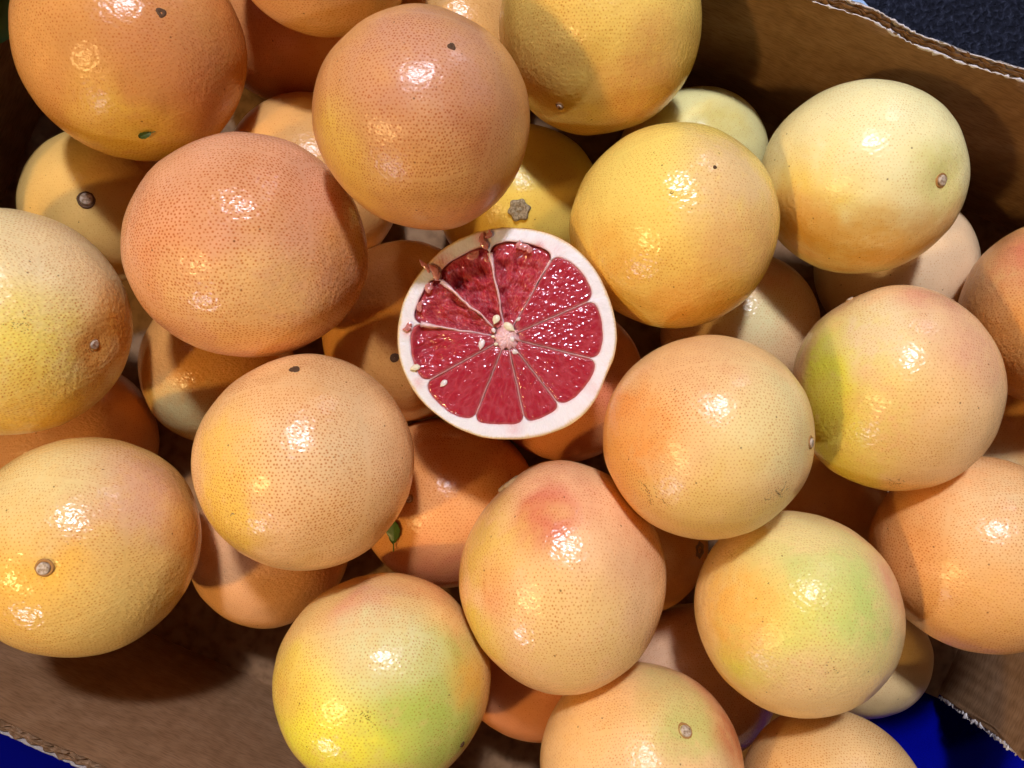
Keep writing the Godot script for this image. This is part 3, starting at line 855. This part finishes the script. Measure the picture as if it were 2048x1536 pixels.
	grapefruit(12, Vector3(0.1662, 0.1301, 0.0021), Vector3(0.0422, 0.0421, 0.0446), "peach grapefruit with a yellow green left side and pinkish right rim", Color8(241, 196, 137), 0.48, [[Vector3(-0.78, 0.60, -0.20), 0.63, Color8(224, 220, 74), 0.98], [Vector3(-0.81, 0.45, 0.38), 0.58, Color8(228, 214, 76), 0.95], [Vector3(-0.65, 0.24, 0.72), 0.40, Color8(224, 203, 78), 0.80], [Vector3(-0.42, 0.70, -0.57), 0.55, Color8(236, 211, 157), 0.80], [Vector3(0.32, 0.88, -0.34), 0.45, Color8(231, 173, 129), 0.70], [Vector3(0.01, 0.50, -0.86), 0.30, Color8(226, 152, 118), 0.60], [Vector3(-0.20, 0.91, 0.35), 0.60, Color8(238, 190, 120), 0.70]], [["b", Vector3(-0.45, -0.01, -0.89), 0.6]], [[Vector3(-0.49, -0.01, -0.87), -0.020, 0.30]], [[Vector3(-0.19, 0.42, 0.89), 0.50]])
	grapefruit(13, Vector3(0.2522, 0.1110, -0.0325), Vector3(0.0412, 0.0410, 0.0433), "orange grapefruit with a red blush, cut off by the right edge near the top", Color8(228, 169, 102), 0.70, [[Vector3(-0.75, 0.43, -0.50), 0.38, Color8(218, 107, 88), 0.90], [Vector3(-0.92, 0.23, -0.33), 0.55, Color8(226, 181, 123), 0.60], [Vector3(-0.82, 0.26, 0.50), 0.60, Color8(227, 159, 83), 0.80]], [], [], [])
	grapefruit(14, Vector3(0.2101, 0.1179, 0.0768), Vector3(0.0452, 0.0431, 0.0436), "orange peach grapefruit cut off by the right edge, above the bare cardboard corner", Color8(239, 179, 114), 0.68, [[Vector3(-0.92, 0.32, -0.21), 0.56, Color8(225, 159, 90), 0.70], [Vector3(-0.44, 0.81, 0.39), 0.61, Color8(237, 177, 100), 0.70], [Vector3(-0.20, 0.72, -0.67), 0.56, Color8(235, 195, 137), 0.70]], [], [], [])
	grapefruit(15, Vector3(0.0216, 0.1261, 0.0833), Vector3(0.0456, 0.0468, 0.0509), "egg shaped grapefruit with a round red blush, directly below the cut half", Color8(244, 195, 139), 0.62, [[Vector3(-0.24, 0.76, -0.61), 0.27, Color8(208, 82, 71), 0.98], [Vector3(-0.09, 0.60, -0.79), 0.50, Color8(223, 142, 106), 0.40], [Vector3(-0.76, 0.57, -0.31), 0.50, Color8(235, 193, 100), 0.80], [Vector3(-0.81, 0.46, 0.36), 0.32, Color8(235, 201, 90), 0.90], [Vector3(-0.64, 0.77, 0.00), 0.25, Color8(237, 159, 98), 0.50], [Vector3(0.01, 0.94, 0.33), 0.64, Color8(239, 197, 125), 0.90], [Vector3(0.60, 0.68, -0.41), 0.41, Color8(231, 171, 120), 0.70]], [["k", Vector3(-0.55, -0.08, -0.83), 1.0]], [[Vector3(-0.54, -0.09, -0.84), -0.020, 0.27], [Vector3(-0.77, -0.05, -0.63), -0.075, 0.62], [Vector3(0.60, -0.00, -0.80), -0.030, 0.50], [Vector3(-0.11, 0.11, -0.99), 0.012, 0.37], [Vector3(0.10, 0.36, 0.93), 0.010, 0.55]], [])
	grapefruit(16, Vector3(0.1232, 0.1320, 0.0984), Vector3(0.0431, 0.0418, 0.0430), "green blotched grapefruit beside the blue cloth in the lower right", Color8(242, 204, 137), 0.48, [[Vector3(-0.09, 0.85, -0.52), 0.71, Color8(211, 213, 120), 0.90], [Vector3(0.21, 0.93, -0.30), 0.35, Color8(192, 203, 106), 0.60], [Vector3(-0.33, 0.64, -0.69), 0.28, Color8(188, 203, 104), 0.60], [Vector3(-0.42, 0.90, -0.09), 0.45, Color8(224, 214, 108), 0.90], [Vector3(-0.67, 0.68, 0.30), 0.35, Color8(218, 206, 74), 0.90], [Vector3(-0.78, 0.60, -0.18), 0.45, Color8(241, 187, 90), 0.80], [Vector3(-0.12, 0.43, -0.90), 0.45, Color8(233, 210, 137), 0.80], [Vector3(-0.26, 0.84, 0.47), 0.50, Color8(236, 198, 135), 0.70], [Vector3(0.73, 0.55, -0.40), 0.30, Color8(227, 169, 125), 0.70]], [], [], [[Vector3(-0.03, 0.97, 0.22), 0.15]])
	grapefruit(17, Vector3(-0.0579, 0.1169, 0.1338), Vector3(0.0488, 0.0464, 0.0468), "yellow and green grapefruit with a crease, cut off by the bottom edge", Color8(237, 197, 122), 0.60, [[Vector3(0.43, 0.90, -0.04), 0.59, Color8(186, 198, 88), 0.90], [Vector3(0.58, 0.71, -0.39), 0.43, Color8(198, 198, 104), 0.70], [Vector3(-0.48, 0.86, 0.20), 0.62, Color8(239, 226, 76), 0.95], [Vector3(-0.13, 0.50, -0.86), 0.33, Color8(227, 165, 122), 0.80], [Vector3(0.09, 0.80, -0.60), 0.47, Color8(224, 213, 149), 0.70], [Vector3(0.83, 0.55, -0.11), 0.28, Color8(234, 187, 84), 0.80], [Vector3(0.66, 0.70, 0.27), 0.33, Color8(189, 197, 92), 0.80], [Vector3(0.42, -0.02, -0.91), 0.38, Color8(224, 159, 96), 0.60], [Vector3(-0.74, 0.66, -0.15), 0.28, Color8(232, 192, 90), 0.70]], [["n", Vector3(0.76, 0.51, 0.40), 0.5]], [[Vector3(0.04, 1.00, -0.04), -0.012, 0.28], [Vector3(0.81, 0.28, -0.52), -0.015, 0.38]], [[Vector3(0.02, 1.00, -0.04), 0.30]])
	grapefruit(18, Vector3(0.0574, 0.1190, 0.1721), Vector3(0.0459, 0.0439, 0.0445), "peach grapefruit with a stem in a greenish hollow, at the bottom edge", Color8(244, 198, 135), 0.52, [[Vector3(0.33, 0.57, -0.76), 0.42, Color8(211, 200, 114), 0.90], [Vector3(0.21, 0.22, -0.95), 0.35, Color8(218, 195, 122), 0.70], [Vector3(0.84, 0.34, -0.42), 0.30, Color8(221, 142, 90), 0.80], [Vector3(0.68, -0.10, -0.73), 0.30, Color8(221, 154, 104), 0.70], [Vector3(-0.53, 0.42, -0.74), 0.55, Color8(241, 190, 117), 0.70]], [["b", Vector3(0.34, 0.66, -0.67), 0.9]], [[Vector3(0.34, 0.66, -0.67), -0.060, 0.25], [Vector3(0.08, 0.66, -0.75), 0.012, 0.20], [Vector3(0.52, 0.31, -0.79), 0.012, 0.15]], [])
	grapefruit(19, Vector3(0.1469, 0.1140, 0.1960), Vector3(0.0417, 0.0425, 0.0459), "plain peach tan grapefruit cut off by the bottom edge below the green blotched one", Color8(231, 191, 127), 0.70, [[Vector3(-0.66, 0.22, -0.72), 0.42, Color8(232, 181, 110), 0.60]], [], [], [])
	grapefruit(20, Vector3(-0.2227, 0.0460, -0.0968), Vector3(0.0404, 0.0399, 0.0419), "yellow tan grapefruit deep in the left corner with a sooty ringed stem", Color8(224, 183, 104), 0.30, [[Vector3(0.71, 0.59, -0.38), 0.46, Color8(211, 154, 86), 0.60]], [["b", Vector3(0.28, 0.95, 0.12), 1.1]], [[Vector3(0.28, 0.95, 0.12), -0.012, 0.27]], [[Vector3(0.33, 0.95, 0.01), 0.90], [Vector3(0.37, 0.91, 0.17), 0.70]])
	grapefruit(21, Vector3(-0.1069, 0.0515, -0.1072), Vector3(0.0467, 0.0455, 0.0472), "tan orange grapefruit half hidden between the two largest top fruit", Color8(223, 170, 100), 0.30, [], [], [], [])
	grapefruit(22, Vector3(-0.1207, 0.0488, -0.1974), Vector3(0.0441, 0.0428, 0.0440), "shaded orange grapefruit almost hidden behind the large orange corner one and the brownish peach one", Color8(224, 150, 86), 0.40, [], [], [], [])
	grapefruit(23, Vector3(-0.0291, 0.0485, -0.1832), Vector3(0.0444, 0.0425, 0.0433), "tan grapefruit mostly hidden between the upper row and the yellow pointed one", Color8(212, 165, 100), 0.40, [], [], [], [])
	grapefruit(24, Vector3(0.0043, 0.0480, -0.0975), Vector3(0.0446, 0.0420, 0.0421), "yellow grapefruit with a grey star shaped calyx, just above the cut half", Color8(231, 202, 92), 0.20, [[Vector3(-0.64, 0.58, 0.51), 0.38, Color8(233, 198, 100), 0.60], [Vector3(0.55, 0.82, 0.14), 0.38, Color8(224, 187, 92), 0.50]], [["c", Vector3(-0.02, 0.96, 0.29), 1.0]], [], [])
	grapefruit(25, Vector3(0.0977, 0.0460, -0.1239), Vector3(0.0404, 0.0375, 0.0369), "pale green yellow grapefruit by the far wall, behind two yellow ones", Color8(235, 227, 157), 0.25, [[Vector3(0.15, 0.97, -0.21), 0.35, Color8(224, 203, 114), 0.60], [Vector3(-0.87, 0.33, -0.36), 0.42, Color8(220, 176, 102), 0.80]], [], [], [])
	grapefruit(26, Vector3(-0.0557, 0.0517, -0.0281), Vector3(0.0456, 0.0457, 0.0486), "shaded orange grapefruit under the left rim of the cut half", Color8(220, 159, 86), 0.40, [], [["n", Vector3(-0.02, 0.95, 0.32), 0.9]], [], [])
	grapefruit(27, Vector3(-0.1599, 0.0460, -0.0093), Vector3(0.0401, 0.0399, 0.0421), "two toned orange and pale olive grapefruit in the gap left of centre", Color8(221, 159, 86), 0.50, [[Vector3(-0.25, 0.65, 0.72), 0.50, Color8(207, 193, 133), 0.80], [Vector3(0.12, 0.61, 0.78), 0.40, Color8(207, 193, 133), 0.60]], [], [], [])
	grapefruit(28, Vector3(-0.2378, 0.0480, 0.0322), Vector3(0.0422, 0.0420, 0.0444), "reddish grapefruit deep in the gap between the cream and the golden grapefruit", Color8(218, 159, 102), 0.40, [], [], [], [])
	grapefruit(29, Vector3(-0.0343, 0.0511, 0.0630), Vector3(0.0475, 0.0451, 0.0455), "orange grapefruit with a green leaf on it, below left of the cut half", Color8(231, 167, 102), 0.70, [[Vector3(-0.13, 0.82, -0.56), 0.41, Color8(224, 147, 80), 0.50], [Vector3(0.07, 0.71, 0.70), 0.46, Color8(221, 142, 96), 0.60]], [["b", Vector3(-0.33, 0.93, -0.16), 0.6]], [], [])
	grapefruit(30, Vector3(0.0287, 0.0479, -0.0010), Vector3(0.0431, 0.0419, 0.0432), "reddish orange grapefruit under the lower right rim of the cut half", Color8(221, 142, 86), 0.60, [[Vector3(0.40, 0.90, 0.15), 0.31, Color8(225, 136, 102), 0.70]], [], [], [])
	grapefruit(31, Vector3(0.1230, 0.0468, -0.0305), Vector3(0.0422, 0.0408, 0.0419), "grapefruit with pink top and pale green side, between the three right hand fruit", Color8(233, 198, 145), 0.50, [[Vector3(0.11, 0.76, -0.65), 0.39, Color8(231, 169, 131), 0.70], [Vector3(-0.03, 1.00, -0.02), 0.39, Color8(228, 216, 159), 0.70]], [], [], [])
	grapefruit(32, Vector3(0.2083, 0.0461, -0.0630), Vector3(0.0410, 0.0401, 0.0416), "pale pinkish grapefruit under the pale yellow one by the right wall", Color8(237, 206, 161), 0.30, [], [], [], [])
	grapefruit(33, Vector3(0.1640, 0.0460, 0.0655), Vector3(0.0381, 0.0367, 0.0376), "shaded brown orange grapefruit between the yellow green and the blotched one", Color8(215, 161, 96), 0.30, [], [], [], [])
	grapefruit(34, Vector3(0.0666, 0.0460, 0.0871), Vector3(0.0390, 0.0370, 0.0372), "small orange grapefruit with a dry grey stem, right of the blushed one", Color8(228, 165, 90), 0.40, [], [["k", Vector3(0.76, 0.65, -0.05), 0.8]], [], [])
	grapefruit(35, Vector3(-0.1318, 0.0469, 0.0895), Vector3(0.0428, 0.0409, 0.0416), "peach grapefruit low by the near wall, under the two glossy spots", Color8(235, 179, 125), 0.50, [], [], [], [])
	grapefruit(36, Vector3(0.0124, 0.0460, 0.1547), Vector3(0.0407, 0.0379, 0.0374), "reddish grapefruit low at the bottom between the creased and the stemmed one", Color8(221, 147, 98), 0.30, [], [], [], [])
	grapefruit(37, Vector3(0.1016, 0.0460, 0.1614), Vector3(0.0410, 0.0396, 0.0407), "pale pink peach grapefruit in a deep gap, left of the green blotched one", Color8(233, 191, 149), 0.50, [], [], [], [])
	grapefruit(38, Vector3(0.1891, 0.0460, 0.1455), Vector3(0.0362, 0.0344, 0.0347), "pale tan grapefruit low beside the torn cardboard, next to the blue cloth", Color8(237, 206, 145), 0.20, [], [], [], [])
	grapefruit(39, Vector3(0.2753, 0.0467, 0.0326), Vector3(0.0407, 0.0407, 0.0432), "orange grapefruit low at the right edge, between two cut off ones", Color8(235, 176, 104), 0.40, [[Vector3(-0.76, 0.62, 0.21), 0.32, Color8(241, 214, 157), 0.80]], [], [], [])
	cut_half()
	leaf(Vector3(-0.1573, 0.1360, -0.1072), Vector3(0.26, 0.37, 0.89), Vector3(0.85, 0.00, -0.50), 0.0058, 0.0036, "tiny green leaf scrap stuck to the large orange corner grapefruit")
	leaf(Vector3(-0.0575, 0.0897, 0.0719), Vector3(-0.47, 0.86, 0.20), Vector3(-0.15, 0.00, 1.00), 0.0125, 0.0085, "small green leaf lying on the orange grapefruit below the cut half")
	leaf(Vector3(-0.2375, 0.108, -0.176), Vector3(0.75, 0.5, 0.35), Vector3(0.25, 0.2, 1.0), 0.036, 0.020, "dark green leaf wedged upright between the large orange grapefruit and the cardboard wall")
	var film := thing("plastic_sheet", Vector3.ZERO, "pale blue plastic sheet tucked behind the far side of the tray", "plastic sheet")
	film.rotation_degrees.y = -TURN
	var fp := PackedVector3Array()
	for side in 2:
		for j in 25:
			for i in 41:
				var x := lerpf(-0.20, 0.094, i / 40.0)
				var edge := -0.231 - (0.094 - x) * 0.26 - 0.0012 * fine.get_noise_1d(x * 60.0)
				var t := j / 24.0
				var z := lerpf(-0.2118, edge, smoothstep(0.45, 1.0, t))
				var y := lerpf(0.02, 0.098, smoothstep(0.0, 0.75, t)) + 0.0015 * lumps.get_noise_2d(x * 40.0, t * 3.0)
				fp.append(Vector3(x, y - side * 0.0003, z - side * 0.0003))
	var fst := SurfaceTool.new()
	fst.begin(Mesh.PRIMITIVE_TRIANGLES)
	for side in 2: fst.append_from(grid_mesh(fp.slice(side * 1025, (side + 1) * 1025), 41, 25), 0, Transform3D())
	part("film", fst.commit(), mat(Color8(160, 190, 225), 0.35, 0.5), film)
